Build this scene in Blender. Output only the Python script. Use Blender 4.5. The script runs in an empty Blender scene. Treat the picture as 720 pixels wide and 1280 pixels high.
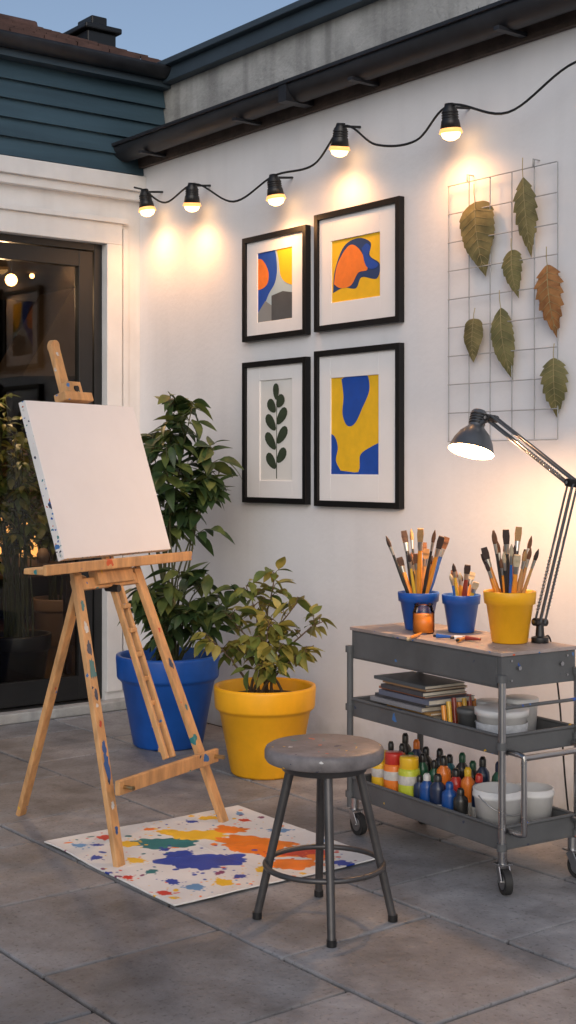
import bpy, math, random
import numpy as np
from mathutils import Vector, Matrix, noise as mnoise
S=bpy.context.scene
rnd=random.Random(7)
# ------------------------------------------------------------------ frames
# world: origin = inner corner of the courtyard, +x along the white wall, -y into the courtyard
sA,cA=0.613,0.790
CAMX,CAMY,CAMZ=6.758,-4.15,1.4
def W(X,Y,Z=0.0):            # site-survey frame (origin under the tripod) -> world
    rx,ry=X+0.864,Y-7.884
    return Vector((rx*sA-ry*cA, rx*cA+ry*sA, Z))
F=1688.0
def D3(u,v,D):  return W((u-360)/F*D, D, CAMZ-(v-581)/F*D)
def WL(u,v,off=0.0):         # point on plane y=-off (white wall)
    a=(u-360)/F; dx=a*sA-cA; dy=a*cA+sA; t=(-off-CAMY)/dy
    return Vector((CAMX+t*dx,-off,CAMZ-(v-581)/F*t))
def RX(u,v,x):               # point on a plane parallel to the glazed facade
    a=(u-360)/F; dx=a*sA-cA; dy=a*cA+sA; t=(x-CAMX)/dx
    return Vector((x,CAMY+t*dy,CAMZ-(v-581)/F*t))
# ------------------------------------------------------------------ materials
def _new(name):
    m=bpy.data.materials.new(name); m.use_nodes=True
    nt=m.node_tree; return m,nt,nt.nodes['Principled BSDF']
def N(nt,t,**k):
    n=nt.nodes.new(t)
    for a,b in k.items(): setattr(n,a,b)
    return n
def mat(name,col,rough=.6,metal=0.,var=.12,scale=6.,bump=.0,bscale=60.,spec=.5,coat=0.,specks=0.,emis=None,estr=0.,sscale=22.,stretch=None,grime=None,streak=0.):
    m,nt,b=_new(name); L=nt.links
    tc=N(nt,'ShaderNodeTexCoord')
    nz=N(nt,'ShaderNodeTexNoise'); nz.inputs['Scale'].default_value=scale; nz.inputs['Detail'].default_value=6; nz.inputs['Roughness'].default_value=.62
    if stretch:
        mpp=N(nt,'ShaderNodeMapping'); mpp.inputs['Scale'].default_value=stretch; L.new(tc.outputs['Object'],mpp.inputs[0]); L.new(mpp.outputs[0],nz.inputs['Vector'])
    else: L.new(tc.outputs['Object'],nz.inputs['Vector'])
    mp=N(nt,'ShaderNodeMapRange'); mp.inputs['From Min'].default_value=.3; mp.inputs['From Max'].default_value=.7
    mp.inputs['To Min'].default_value=1-var; mp.inputs['To Max'].default_value=1+var*.6
    L.new(nz.outputs['Fac'],mp.inputs['Value'])
    vm=N(nt,'ShaderNodeVectorMath',operation='SCALE'); vm.inputs[0].default_value=col[:3]
    L.new(mp.outputs[0],vm.inputs['Scale'])
    out=vm.outputs[0]
    if streak>0:     # rain streaks running down the surface
        m4=N(nt,'ShaderNodeMapping'); m4.inputs['Scale'].default_value=(9,9,.7); L.new(tc.outputs['Object'],m4.inputs[0])
        n4=N(nt,'ShaderNodeTexNoise'); n4.inputs['Scale'].default_value=1.; n4.inputs['Detail'].default_value=5; L.new(m4.outputs[0],n4.inputs['Vector'])
        r4=N(nt,'ShaderNodeMapRange'); r4.inputs['From Min'].default_value=.32; r4.inputs['From Max'].default_value=.5; r4.inputs['To Min'].default_value=1-streak; r4.inputs['To Max'].default_value=1
        L.new(n4.outputs['Fac'],r4.inputs['Value']); v4=N(nt,'ShaderNodeVectorMath',operation='SCALE'); L.new(out,v4.inputs[0]); L.new(r4.outputs[0],v4.inputs['Scale']); out=v4.outputs[0]
    if grime:        # splash-back dirt near the ground
        sx=N(nt,'ShaderNodeSeparateXYZ'); L.new(tc.outputs['Object'],sx.inputs[0])
        n5=N(nt,'ShaderNodeTexNoise'); n5.inputs['Scale'].default_value=7; n5.inputs['Detail'].default_value=6; L.new(tc.outputs['Object'],n5.inputs['Vector'])
        ad=N(nt,'ShaderNodeMath',operation='MULTIPLY_ADD'); ad.inputs[1].default_value=-.35; L.new(n5.outputs['Fac'],ad.inputs[0]); L.new(sx.outputs[2],ad.inputs[2])
        r5=N(nt,'ShaderNodeMapRange'); r5.inputs['From Min'].default_value=-.17; r5.inputs['From Max'].default_value=grime; r5.inputs['To Min'].default_value=.5; r5.inputs['To Max'].default_value=0
        L.new(ad.outputs[0],r5.inputs['Value'])
        mx5=N(nt,'ShaderNodeMix',data_type='RGBA'); L.new(r5.outputs[0],mx5.inputs[0]); L.new(out,mx5.inputs[6]); mx5.inputs[7].default_value=(.22,.20,.17,1); out=mx5.outputs[2]
    if specks>0:
        for i,(sc,th) in enumerate(((sscale,specks),(sscale*2.8,specks*.8))):
            vo=N(nt,'ShaderNodeTexVoronoi'); vo.inputs['Scale'].default_value=sc
            n2=N(nt,'ShaderNodeTexNoise'); n2.inputs['Scale'].default_value=sc*1.6
            av=N(nt,'ShaderNodeVectorMath',operation='MULTIPLY_ADD'); av.inputs[1].default_value=(.9/sc,)*3
            L.new(tc.outputs['Object'],n2.inputs['Vector']); L.new(n2.outputs['Color'],av.inputs[0]); L.new(tc.outputs['Object'],av.inputs[2])
            L.new(av.outputs[0],vo.inputs['Vector'])
            sp=N(nt,'ShaderNodeSeparateColor'); L.new(vo.outputs['Color'],sp.inputs[0])
            th_=N(nt,'ShaderNodeMath',operation='LESS_THAN'); L.new(sp.outputs[2],th_.inputs[0]); th_.inputs[1].default_value=th
            di=N(nt,'ShaderNodeMath',operation='LESS_THAN'); L.new(vo.outputs['Distance'],di.inputs[0]); di.inputs[1].default_value=.36
            mu=N(nt,'ShaderNodeMath',operation='MULTIPLY'); L.new(th_.outputs[0],mu.inputs[0]); L.new(di.outputs[0],mu.inputs[1])
            cr=N(nt,'ShaderNodeValToRGB'); cr.color_ramp.interpolation='CONSTANT'
            cols=[(.02,.08,.35),(.05,.16,.40),(.6,.1,.03),(.03,.04,.08),(.7,.42,.03),(.55,.55,.55),(.03,.2,.22)]
            el=cr.color_ramp.elements; el[0].color=(*cols[0],1); el[1].position=1/7; el[1].color=(*cols[1],1)
            for j in range(2,7):
                e=el.new(j/7); e.color=(*cols[j],1)
            L.new(sp.outputs[0],cr.inputs[0])
            mx=N(nt,'ShaderNodeMix',data_type='RGBA'); L.new(mu.outputs[0],mx.inputs[0]); L.new(out,mx.inputs[6]); L.new(cr.outputs[0],mx.inputs[7])
            out=mx.outputs[2]
    L.new(out,b.inputs['Base Color'])
    r=N(nt,'ShaderNodeMapRange'); r.inputs['To Min'].default_value=max(.03,rough-.1); r.inputs['To Max'].default_value=min(1,rough+.12)
    L.new(nz.outputs['Fac'],r.inputs['Value']); L.new(r.outputs[0],b.inputs['Roughness'])
    b.inputs['Metallic'].default_value=metal; b.inputs['Specular IOR Level'].default_value=spec
    b.inputs['Coat Weight'].default_value=coat
    if bump>0:
        nb=N(nt,'ShaderNodeTexNoise'); nb.inputs['Scale'].default_value=bscale; nb.inputs['Detail'].default_value=5
        L.new(tc.outputs['Object'],nb.inputs['Vector'])
        bp=N(nt,'ShaderNodeBump'); bp.inputs['Strength'].default_value=bump; bp.inputs['Distance'].default_value=.01
        L.new(nb.outputs['Fac'],bp.inputs['Height']); L.new(bp.outputs[0],b.inputs['Normal'])
    if emis:
        b.inputs['Emission Color'].default_value=(*emis,1); b.inputs['Emission Strength'].default_value=estr
    return m
def leafmat(name,col,col2,rough=.45,scale=14,tr_=.22):
    m,nt,b=_new(name); L=nt.links
    tc=N(nt,'ShaderNodeTexCoord'); nz=N(nt,'ShaderNodeTexNoise'); nz.inputs['Scale'].default_value=scale; nz.inputs['Detail'].default_value=4
    L.new(tc.outputs['Object'],nz.inputs['Vector'])
    cr=N(nt,'ShaderNodeValToRGB'); cr.color_ramp.elements[0].position=.35; cr.color_ramp.elements[1].position=.68
    cr.color_ramp.elements[0].color=(*col,1); cr.color_ramp.elements[1].color=(*col2,1)
    L.new(nz.outputs['Fac'],cr.inputs[0]); L.new(cr.outputs[0],b.inputs['Base Color'])
    b.inputs['Roughness'].default_value=rough
    tr=N(nt,'ShaderNodeBsdfTranslucent'); L.new(cr.outputs[0],tr.inputs['Color'])
    mx=N(nt,'ShaderNodeMixShader'); mx.inputs[0].default_value=tr_
    o=nt.nodes['Material Output']; L.new(b.outputs[0],mx.inputs[1]); L.new(tr.outputs[0],mx.inputs[2]); L.new(mx.outputs[0],o.inputs['Surface'])
    return m
def glassmat(name,tint=(.9,.95,.95),refl=1.45):
    m,nt,b=_new(name); nt.nodes.remove(b); L=nt.links
    t=N(nt,'ShaderNodeBsdfTransparent'); t.inputs[0].default_value=(*tint,1)
    g=N(nt,'ShaderNodeBsdfGlossy'); g.inputs['Roughness'].default_value=.01
    f=N(nt,'ShaderNodeFresnel'); f.inputs[0].default_value=refl
    mx=N(nt,'ShaderNodeMixShader'); L.new(f.outputs[0],mx.inputs[0]); L.new(t.outputs[0],mx.inputs[1]); L.new(g.outputs[0],mx.inputs[2])
    L.new(mx.outputs[0],nt.nodes['Material Output'].inputs['Surface']); return m
def attrmat(name,attr,rough=.6,var=.1,scale=10,bump=.2,bscale=90,stain=False):
    m,nt,b=_new(name); L=nt.links
    at=N(nt,'ShaderNodeAttribute',attribute_name=attr)
    tc=N(nt,'ShaderNodeTexCoord'); nz=N(nt,'ShaderNodeTexNoise'); nz.inputs['Scale'].default_value=scale; nz.inputs['Detail'].default_value=9; nz.inputs['Roughness'].default_value=.65
    L.new(tc.outputs['Object'],nz.inputs['Vector'])
    mp=N(nt,'ShaderNodeMapRange'); mp.inputs['From Min'].default_value=.3; mp.inputs['From Max'].default_value=.7
    mp.inputs['To Min'].default_value=1-var; mp.inputs['To Max'].default_value=1+var
    L.new(nz.outputs['Fac'],mp.inputs['Value'])
    vm=N(nt,'ShaderNodeVectorMath',operation='SCALE'); L.new(at.outputs['Color'],vm.inputs[0]); L.new(mp.outputs[0],vm.inputs['Scale'])
    out=vm.outputs[0]
    if stain:
        for sc,f0,f1,a0,a1 in((1.3,.35,.65,.66,1.2),(4.,.38,.5,.80,1.04),(70,.30,.42,.6,1.)):
            n2=N(nt,'ShaderNodeTexNoise'); n2.inputs['Scale'].default_value=sc; n2.inputs['Detail'].default_value=6 if sc<50 else 3
            L.new(tc.outputs['Object'],n2.inputs['Vector'])
            m2=N(nt,'ShaderNodeMapRange'); m2.inputs['From Min'].default_value=f0; m2.inputs['From Max'].default_value=f1; m2.inputs['To Min'].default_value=a0; m2.inputs['To Max'].default_value=a1
            L.new(n2.outputs['Fac'],m2.inputs['Value'])
            v2=N(nt,'ShaderNodeVectorMath',operation='SCALE'); L.new(out,v2.inputs[0]); L.new(m2.outputs[0],v2.inputs['Scale']); out=v2.outputs[0]
    L.new(out,b.inputs['Base Color'])
    r=N(nt,'ShaderNodeMapRange'); r.inputs['To Min'].default_value=rough-.2; r.inputs['To Max'].default_value=rough+.15
    L.new(nz.outputs['Fac'],r.inputs['Value']); L.new(r.outputs[0],b.inputs['Roughness'])
    nb=N(nt,'ShaderNodeTexNoise'); nb.inputs['Scale'].default_value=bscale; nb.inputs['Detail'].default_value=6
    L.new(tc.outputs['Object'],nb.inputs['Vector'])
    bp=N(nt,'ShaderNodeBump'); bp.inputs['Strength'].default_value=bump; bp.inputs['Distance'].default_value=.01
    L.new(nb.outputs['Fac'],bp.inputs['Height']); L.new(bp.outputs[0],b.inputs['Normal'])
    return m
# ------------------------------------------------------------------ mesh builder
class MB:
    def __init__(s,name,M=None):
        s.name=name; s.M=M or Matrix.Identity(4); s.v=[]; s.f=[]; s.mi=[]; s.sm=[]; s.mats=[]
    def mid(s,m):
        if m not in s.mats: s.mats.append(m)
        return s.mats.index(m)
    def add(s,vs,fs,m,smooth=False):
        o=len(s.v); k=s.mid(m)
        s.v+= [tuple(Vector(p)) for p in vs]
        for f in fs:
            s.f.append([i+o for i in f]); s.mi.append(k); s.sm.append(smooth)
    def box(s,lo,hi,m):
        x0,y0,z0=lo; x1,y1,z1=hi
        s.add([(x0,y0,z0),(x1,y0,z0),(x1,y1,z0),(x0,y1,z0),(x0,y0,z1),(x1,y0,z1),(x1,y1,z1),(x0,y1,z1)],
              [(0,3,2,1),(4,5,6,7),(0,1,5,4),(1,2,6,5),(2,3,7,6),(3,0,4,7)],m)
    def obox(s,c,ax,ay,az,m):   # half-extent vectors
        c=Vector(c); P=[c+i*ax+j*ay+k*az for k in(-1,1) for i,j in((-1,-1),(1,-1),(1,1),(-1,1))]
        s.add(P,[(0,3,2,1),(4,5,6,7),(0,1,5,4),(1,2,6,5),(2,3,7,6),(3,0,4,7)],m)
    def beam(s,p0,p1,w,h,side,m):
        p0=Vector(p0);p1=Vector(p1); d=(p1-p0); L=d.length; d.normalize()
        sd=Vector(side); sd=(sd-d*sd.dot(d)).normalized(); up=d.cross(sd)
        s.obox((p0+p1)/2,sd*w/2,up*h/2,d*L/2,m)
    def cyl(s,p0,p1,r0,m,r1=None,n=20,caps=True):
        r1=r0 if r1 is None else r1
        p0=Vector(p0);p1=Vector(p1); d=(p1-p0).normalized()
        a=d.orthogonal().normalized(); b=d.cross(a)
        vs=[];
        for p,r in((p0,r0),(p1,r1)):
            for i in range(n):
                t=2*math.pi*i/n; vs.append(p+a*r*math.cos(t)+b*r*math.sin(t))
        fs=[(i,(i+1)%n,n+(i+1)%n,n+i) for i in range(n)]
        s.add(vs,fs,m,True)
        if caps:
            s.add(vs[:n],[tuple(range(n))[::-1]],m); s.add(vs[n:],[tuple(range(n))],m)
    def lathe(s,prof,c,m,axis=(0,0,1),n=40):
        c=Vector(c); d=Vector(axis).normalized(); a=d.orthogonal().normalized(); b=d.cross(a)
        vs=[c+d*z+(a*math.cos(2*math.pi*i/n)+b*math.sin(2*math.pi*i/n))*max(r,1e-5) for r,z in prof for i in range(n)]
        fs=[(j*n+i,j*n+(i+1)%n,(j+1)*n+(i+1)%n,(j+1)*n+i) for j in range(len(prof)-1) for i in range(n)]
        s.add(vs,fs,m,True)
    def tube(s,pts,r,m,n=8,r1=None):
        pts=[Vector(p) for p in pts]; k=len(pts); r1=r if r1 is None else r1
        d=(pts[1]-pts[0]).normalized(); a=d.orthogonal().normalized(); vs=[]
        for j,p in enumerate(pts):
            if 0<j<k-1: d=(pts[j+1]-pts[j-1]).normalized()
            elif j==k-1: d=(pts[-1]-pts[-2]).normalized()
            a=(a-d*a.dot(d)).normalized(); b=d.cross(a); rr=r+(r1-r)*j/(k-1)
            for i in range(n):
                t=2*math.pi*i/n; vs.append(p+(a*math.cos(t)+b*math.sin(t))*rr)
        fs=[(j*n+i,j*n+(i+1)%n,(j+1)*n+(i+1)%n,(j+1)*n+i) for j in range(k-1) for i in range(n)]
        fs+= [tuple(range(n))[::-1],tuple((k-1)*n+i for i in range(n))]
        s.add(vs,fs,m,True)
    def sphere(s,c,r,m,n=16,sz=1.):
        k=n//2; prof=[(r*math.sin(math.pi*j/k),-r*sz*math.cos(math.pi*j/k)) for j in range(k+1)]
        s.lathe(prof,c,m,n=n)
    def leaf(s,base,d,nrm,L,wd,m,droop=.2,fold=.15,n=6,pw=.8,serr=0.,twist=0.):
        base=Vector(base); d=Vector(d).normalized(); nrm=Vector(nrm); nrm=(nrm-d*nrm.dot(d)).normalized(); sd=d.cross(nrm)
        vs=[]
        for j in range(n+1):
            t=j/n; w=math.sin(math.pi*t**pw)*wd/2+.0005
            if serr and j%2: w*=1-serr
            p=base+d*L*t-nrm*droop*L*t*t
            tw=twist*t; s2=sd*math.cos(tw)+nrm*math.sin(tw)
            vs+=[p-s2*w+nrm*w*fold*2,p,p+s2*w+nrm*w*fold*2]
        fs=[]
        for j in range(n):
            o=j*3; fs+=[(o,o+1,o+4,o+3),(o+1,o+2,o+5,o+4)]
        s.add(vs,fs,m,True)
    def obj(s,bevel=0.,parent=None,seg=2,ang=40):
        me=bpy.data.meshes.new(s.name); me.from_pydata(s.v,[],s.f)
        for m in s.mats: me.materials.append(m)
        me.polygons.foreach_set('material_index',s.mi); me.polygons.foreach_set('use_smooth',s.sm)
        me.update(); o=bpy.data.objects.new(s.name,me); S.collection.objects.link(o); o.matrix_world=s.M
        if bevel>0:
            b=o.modifiers.new('bevel','BEVEL'); b.width=bevel; b.segments=seg; b.limit_method='ANGLE'; b.angle_limit=math.radians(ang)
        if parent: o.parent=parent
        return o
def empty(name):
    e=bpy.data.objects.new(name,None); S.collection.objects.link(e); return e
def spline(pts,k=8):
    pts=[Vector(p) for p in pts]; P=[pts[0]*2-pts[1]]+pts+[pts[-1]*2-pts[-2]]; out=[]
    for i in range(1,len(P)-2):
        for j in range(k):
            t=j/k; a,b,c,d=P[i-1:i+3]
            out.append(.5*((2*b)+(c-a)*t+(2*a-5*b+4*c-d)*t*t+(3*b-a-3*c+d)*t**3))
    out.append(pts[-1]); return out
# ------------------------------------------------------------------ common mats
M_plaster=mat('white_render',(.79,.80,.83),.85,var=.07,scale=1.3,bump=.12,bscale=38,spec=.2,grime=.02,streak=.03)
M_trim=mat('white_trim_paint',(.76,.76,.76),.6,var=.10,scale=3,bump=.06,bscale=30,streak=.05)
M_parapet=mat('grey_render',(.42,.43,.43),.9,var=.35,scale=3,bump=.6,bscale=50,streak=.3)
M_gutter=mat('dark_gutter',(.018,.020,.026),.5,var=.5,scale=8)
M_brownboard=mat('brown_eave_board',(.08,.06,.05),.8,var=.5,scale=9,bump=.4)
M_cop=mat('blue_metal_coping',(.045,.07,.095),.45,var=.15)
M_clad=mat('blue_cladding',(.038,.080,.112),.6,var=.25,scale=4,bump=.1,stretch=(1,.3,3))
M_black=mat('black_satin',(.012,.012,.013),.4,var=.1)
M_doorfr=mat('door_frame_paint',(.014,.015,.016),.35,var=.1)
M_glass=glassmat('window_glass',(.85,.88,.88),1.55)
# ------------------------------------------------------------------ ground + paving
M_ground=mat('ground_mat',(.035,.034,.032),.95,var=.2,scale=2,bump=.4,bscale=20)
g=MB('ground'); g.add([(-300,-300,-.014),(300,-300,-.014),(300,300,-.014),(-300,300,-.014)],[(0,1,2,3)],M_ground); g.obj()
M_slab=attrmat('stone_slab','slabcol',.60,var=.28,scale=7,bump=.4,bscale=38,stain=True)
pv=MB('paving'); cols=[]
r2=random.Random(3); sw,sl=.6,.6; gap=.012
for j in range(0,16):
    for i in range(-1,18):
        x0=i*sl+(.30 if j%2 else 0)+.12; x1=x0+sl-gap; x0=max(x0,.0)
        if x1<.05: continue
        y1=-j*sw-.02; y0=y1-sw+gap
        if j==0: y1=-.001
        h=[r2.uniform(-.003,.0015) for _ in range(4)]
        pv.add([(x0,y0,-.04),(x1,y0,-.04),(x1,y1,-.04),(x0,y1,-.04),(x0,y0,h[0]),(x1,y0,h[1]),(x1,y1,h[2]),(x0,y1,h[3])],
              [(0,3,2,1),(4,5,6,7),(0,1,5,4),(1,2,6,5),(2,3,7,6),(3,0,4,7)],M_slab)
        k=r2.uniform(.82,1.16); t=r2.uniform(-.006,.012); cols+= [(.232*k+t,.236*k,.250*k-t,1)]*6
po=pv.obj(bevel=.006)
ca=po.data.color_attributes.new('slabcol','FLOAT_COLOR','CORNER')
arr=[]
for p,c in zip(po.data.polygons,cols): arr+=list(c)*p.loop_total
ca.data.foreach_set('color',arr)
# ------------------------------------------------------------------ white wall building
wb=empty('white_wall_building')
w=MB('wall'); w.box((-.2,0,0),(11,.3,3.22),M_plaster); w.obj(parent=wb)
w=MB('parapet'); w.box((-.2,.15,3.22),(11,.45,3.62),M_parapet); w.obj(parent=wb)
w=MB('coping'); w.box((-.25,.09,3.62),(11,.55,3.70),M_cop); w.box((-.25,.05,3.70),(11,.6,3.735),M_cop); w.obj(.004,parent=wb)
w=MB('gutter')
n=14; R=.08; xs=[-.26,11]
prof=[(math.cos(math.pi+math.pi*i/n)*R,math.sin(math.pi+math.pi*i/n)*R) for i in range(n+1)]
prof+= [(p[0]*.9,p[1]*.9) for p in prof[::-1]]
k=len(prof); vs=[(x,-.12+p[0],3.225+p[1]) for x in xs for p in prof]
w.add(vs,[(i,(i+1)%k,k+(i+1)%k,k+i) for i in range(k)],M_gutter,True)
w.add(vs[:n+1]+[],[tuple(range(n+1))],M_gutter)
w.box((-.26,-.212,3.222),(11,-.192,3.238),M_gutter)
for i in range(12):
    x=.3+i*.9; w.box((x,-.195,3.135),(x+.03,-.02,3.15),M_gutter)
    if i%3==1: w.box((x+.4,-.206,3.14),(x+.46,-.035,3.226),M_gutter)
w.box((-.2,-.03,3.12),(11,-.001,3.25),M_brownboard)
w.box((-.2,-.05,3.25),(11,.145,3.30),M_brownboard)
w.obj(parent=wb)
M_moss=mat('moss',(.05,.08,.02),.95,var=.5,scale=40)
w=MB('gutter_moss'); rm=random.Random(12)
for xc in(.75,.82,1.6,2.9,3.0,4.2):
    for q in range(40):
        b_=Vector((xc+rm.gauss(0,.05),-.11+rm.gauss(0,.02),3.22)); w.leaf(b_,(rm.gauss(0,.5),rm.gauss(-.3,.5),1),(0,-1,.2),rm.uniform(.02,.06),.008,M_moss,droop=.3,n=3)
w.obj(parent=wb)
w=MB('roof_deck'); w.box((-.2,.55,3.3),(11,6,3.45),M_parapet); w.obj(parent=wb)
# ------------------------------------------------------------------ clad house (left)
hs=empty('clad_house')
yd=-.235; yl=-2.5; zt=2.665
w=MB('wall')
w.box((-.2,yd,0),(0,-.001,3.08),M_trim); w.box((-.2,yl,zt),(0,yd,3.08),M_trim); w.box((-.2,-6,0),(0,yl,3.08),M_trim)
w.obj(parent=hs)
w=MB('mouldings')
w.box((0,-6,2.98),(.07,-.0,3.07),M_trim); w.box((0,-6,2.93),(.045,-.001,2.98),M_trim)
w.box((0,yl-.09,zt),(.028,yd+.1,zt+.12),M_trim); w.box((0,yd,.1),(.028,yd+.1,zt),M_trim)
w.box((0,yl-.12,zt+.12),(.05,yd+.13,zt+.15),M_trim)
w.box((0,yd+.115,.1),(.015,yd+.15,zt+.1),M_trim)
w.obj(.004,parent=hs)
w=MB('step'); w.box((0,-6,0),(.09,-.0015,.055),M_parapet); w.obj(.008,parent=hs)
w=MB('cladding')
nb=5; z0=3.08; dz=.104
for i in range(nb):
    za=z0+i*dz; zb=za+dz+.01
    w.add([(.045,-6,za),(.045,.147,za),(.02,.147,zb),(.02,-6,zb),(.0,-6,za),(.0,.147,za),(0,.147,zb),(0,-6,zb)],
          [(0,1,2,3),(0,4,5,1),(1,5,6,2),(3,2,6,7)],M_clad)
w.box((-.2,-6,3.08),(0,.147,3.62),M_clad)
w.obj(parent=hs)
w=MB('eaves_gutter')
w.box((.0,-6,3.60),(.10,.15,3.64),M_cop)
vs=[(.13-p[0]*.8,y,3.70+p[1]*.8) for y in (-6,.148) for p in prof]
w.add(vs,[(i,(i+1)%k,k+(i+1)%k,k+i) for i in range(k)],M_gutter,True)
w.add(vs[k:k+n+1],[tuple(range(n+1))],M_gutter)
w.box((.01,-6,3.64),(.06,.149,3.73),M_gutter)
w.obj(parent=hs)
M_tile=mat('roof_tile',(.11,.06,.05),.85,var=.45,scale=7,bump=.5,bscale=25)
w=MB('roof'); rt=random.Random(5)
th=math.radians(21); nx=14
for i in range(nx):
    d0=i*.13; xx=.1-d0*math.cos(th); zz=3.73+d0*math.sin(th)
    for j in range(30):
        y0=-6+j*.205; dy=.2; e=rt.uniform(0,.006)
        x1=xx-.15*math.cos(th); z1=zz+.15*math.sin(th)
        w.add([(xx,y0,zz+.022+e),(xx,y0+dy,zz+.022+e),(x1,y0+dy,z1+.004),(x1,y0,z1+.004),(xx,y0,zz+.002),(xx,y0+dy,zz+.002)],
              [(0,1,2,3),(4,5,1,0)],M_tile)
xe=.1-nx*.13*math.cos(th); ze=3.73+nx*.13*math.sin(th)
w.add([(.1,-6,3.72),(.1,.14,3.72),(xe,.14,ze),(xe,-6,ze)],[(0,1,2,3)],M_tile)
w.add([(xe,-6,ze),(xe,.14,ze),(xe-2.4,.14,3.6),(xe-2.4,-6,3.6)],[(0,1,2,3)],M_tile)
w.add([(.1,.14,3.72),(xe,.14,ze),(xe-2.4,.14,3.6)],[(0,1,2)],M_tile)
w.cyl((xe,-6,ze),(xe,.14,ze),.05,M_tile,n=10)
w.obj(parent=hs)
M_brick,nt,b=_new('brick')
bt=N(nt,'ShaderNodeTexBrick'); tc=N(nt,'ShaderNodeTexCoord'); mpp=N(nt,'ShaderNodeMapping'); mpp.inputs['Rotation'].default_value=(math.pi/2,0,math.pi/2)
nt.links.new(tc.outputs['Object'],mpp.inputs[0]); nt.links.new(mpp.outputs[0],bt.inputs[0]); bt.inputs['Scale'].default_value=4.5
bt.inputs['Color1'].default_value=(.25,.09,.06,1); bt.inputs['Color2'].default_value=(.17,.06,.045,1); bt.inputs['Mortar'].default_value=(.3,.27,.24,1)
nt.links.new(bt.outputs[0],b.inputs[0]); b.inputs['Roughness'].default_value=.9
w=MB('chimney'); w.box((-1.7,-1.35,4.0),(-1.1,-.72,5.3),M_brick); w.box((-1.74,-1.4,5.3),(-1.06,-.68,5.38),M_brick); w.obj(.005,parent=hs)
w=MB('roof_vent'); w.box((-1.45,.30,3.6),(-1.15,.52,4.30),M_black); w.box((-1.48,.27,4.30),(-1.12,.55,4.34),M_black); w.box((-1.4,.36,4.34),(-1.2,.48,4.42),M_black); w.obj(.01,parent=hs)
w=MB('door_frame')
xf0,xf1=-.10,-.03
w.box((xf0,yd-.05,.055),(xf1,yd,zt),M_doorfr); w.box((xf0,yl,.055),(xf1,yl+.05,zt),M_doorfr)
w.box((xf0,yl+.05,zt-.04),(xf1,yd-.05,zt),M_doorfr); w.box((xf0-.05,yl+.05,.0),(xf1+.03,yd-.05,.06),M_doorfr)
for ya,yb in ((yd-.055-1.05,yd-.055),(yl+.055,yl+1.1)):
    x0,x1=-.09,-.04
    w.box((x0,ya,.065),(x1,ya+.09,zt-.045),M_doorfr); w.box((x0,yb-.09,.065),(x1,yb,zt-.045),M_doorfr)
    w.box((x0,ya+.09,.065),(x1,yb-.09,.2),M_doorfr); w.box((x0,ya+.09,zt-.135),(x1,yb-.09,zt-.045),M_doorfr)
w.obj(.003,parent=hs)
w=MB('door_glass'); w.add([(-.065,yl+.1,.15),(-.065,yd-.1,.15),(-.065,yd-.1,zt-.1),(-.065,yl+.1,zt-.1)],[(0,1,2,3)],M_glass); w.obj(parent=hs)
w=MB('door_handle'); M_brass=mat('brass',(.5,.38,.2),.3,metal=1.)
w.cyl((-.005,yd-.11,1.0),(-.005,yd-.11,1.15),.008,M_brass); w.cyl((-.04,yd-.11,1.02),(-.005,yd-.11,1.02),.006,M_brass); w.obj(parent=hs)
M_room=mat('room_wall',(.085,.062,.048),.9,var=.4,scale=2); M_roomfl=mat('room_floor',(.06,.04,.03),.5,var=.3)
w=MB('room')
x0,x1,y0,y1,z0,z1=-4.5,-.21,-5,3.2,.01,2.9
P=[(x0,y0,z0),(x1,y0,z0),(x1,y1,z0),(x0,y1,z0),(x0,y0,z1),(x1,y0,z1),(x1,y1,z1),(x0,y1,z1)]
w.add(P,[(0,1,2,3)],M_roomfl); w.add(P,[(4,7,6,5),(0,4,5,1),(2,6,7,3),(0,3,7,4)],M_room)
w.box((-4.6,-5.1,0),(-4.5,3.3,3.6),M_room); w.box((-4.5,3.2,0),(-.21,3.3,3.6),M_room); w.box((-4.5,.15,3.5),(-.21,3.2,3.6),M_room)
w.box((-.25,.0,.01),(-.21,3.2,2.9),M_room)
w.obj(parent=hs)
M_table=mat('dark_table',(.07,.04,.025),.4); M_stair=mat('pale_wood',(.30,.20,.14),.6); M_reflpanel=mat('reflection_panel',(.15,.115,.095),.8,var=.2)
w=MB('interior_table')
q=RX(20,760,-1.6)
w.box((q.x-.5,q.y-.6,.70),(q.x+.4,q.y+.25,.74),M_table)
for a in(-.45,.35):
    for c in(-.55,.2): w.box((q.x+a-.02,q.y+c-.02,.012),(q.x+a+.02,q.y+c+.02,.70),M_table)
for px_,hh_ in((-.2,.12),(.05,.18),(.2,.1)): w.lathe([(0,0),(.04,0),(.045,hh_*.6),(.02,hh_),(0,hh_)],(q.x+px_,q.y-.1+px_,.741),M_stair,n=16)
w.obj(parent=hs)
w=MB('reflected_diagonal')  # added sloped panel imitating the diagonal reflection in the door glass
a_=RX(28,470,-3.4); b1=RX(105,335,-3.4)
w.add([a_,b1,b1+Vector((-.6,0,0)),a_+Vector((-.6,0,0)),RX(120,470,-3.4),RX(120,335,-3.4)],[(0,1,2,3),(0,4,5,1)],M_reflpanel)
w.obj(parent=hs)
M_shelfi=mat('interior_shelf',(.16,.10,.06),.6)
w=MB('interior_shelves'); rs_=random.Random(8)
pp=RX(80,640,-4.2)
for z in(.4,.85,1.3):
    w.box((-4.45,pp.y-.7,z),(-4.1,pp.y+.6,z+.03),M_shelfi)
    y_=pp.y-.65
    while y_<pp.y+.5:
        wd_=rs_.uniform(.03,.09); h_=rs_.uniform(.12,.32); w.box((-4.4,y_,z+.031),(-4.15,y_+wd_,z+.03+h_),rs_.choice([M_table,M_stair,M_room,M_brass])); y_+=wd_+rs_.uniform(.01,.1)
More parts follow.
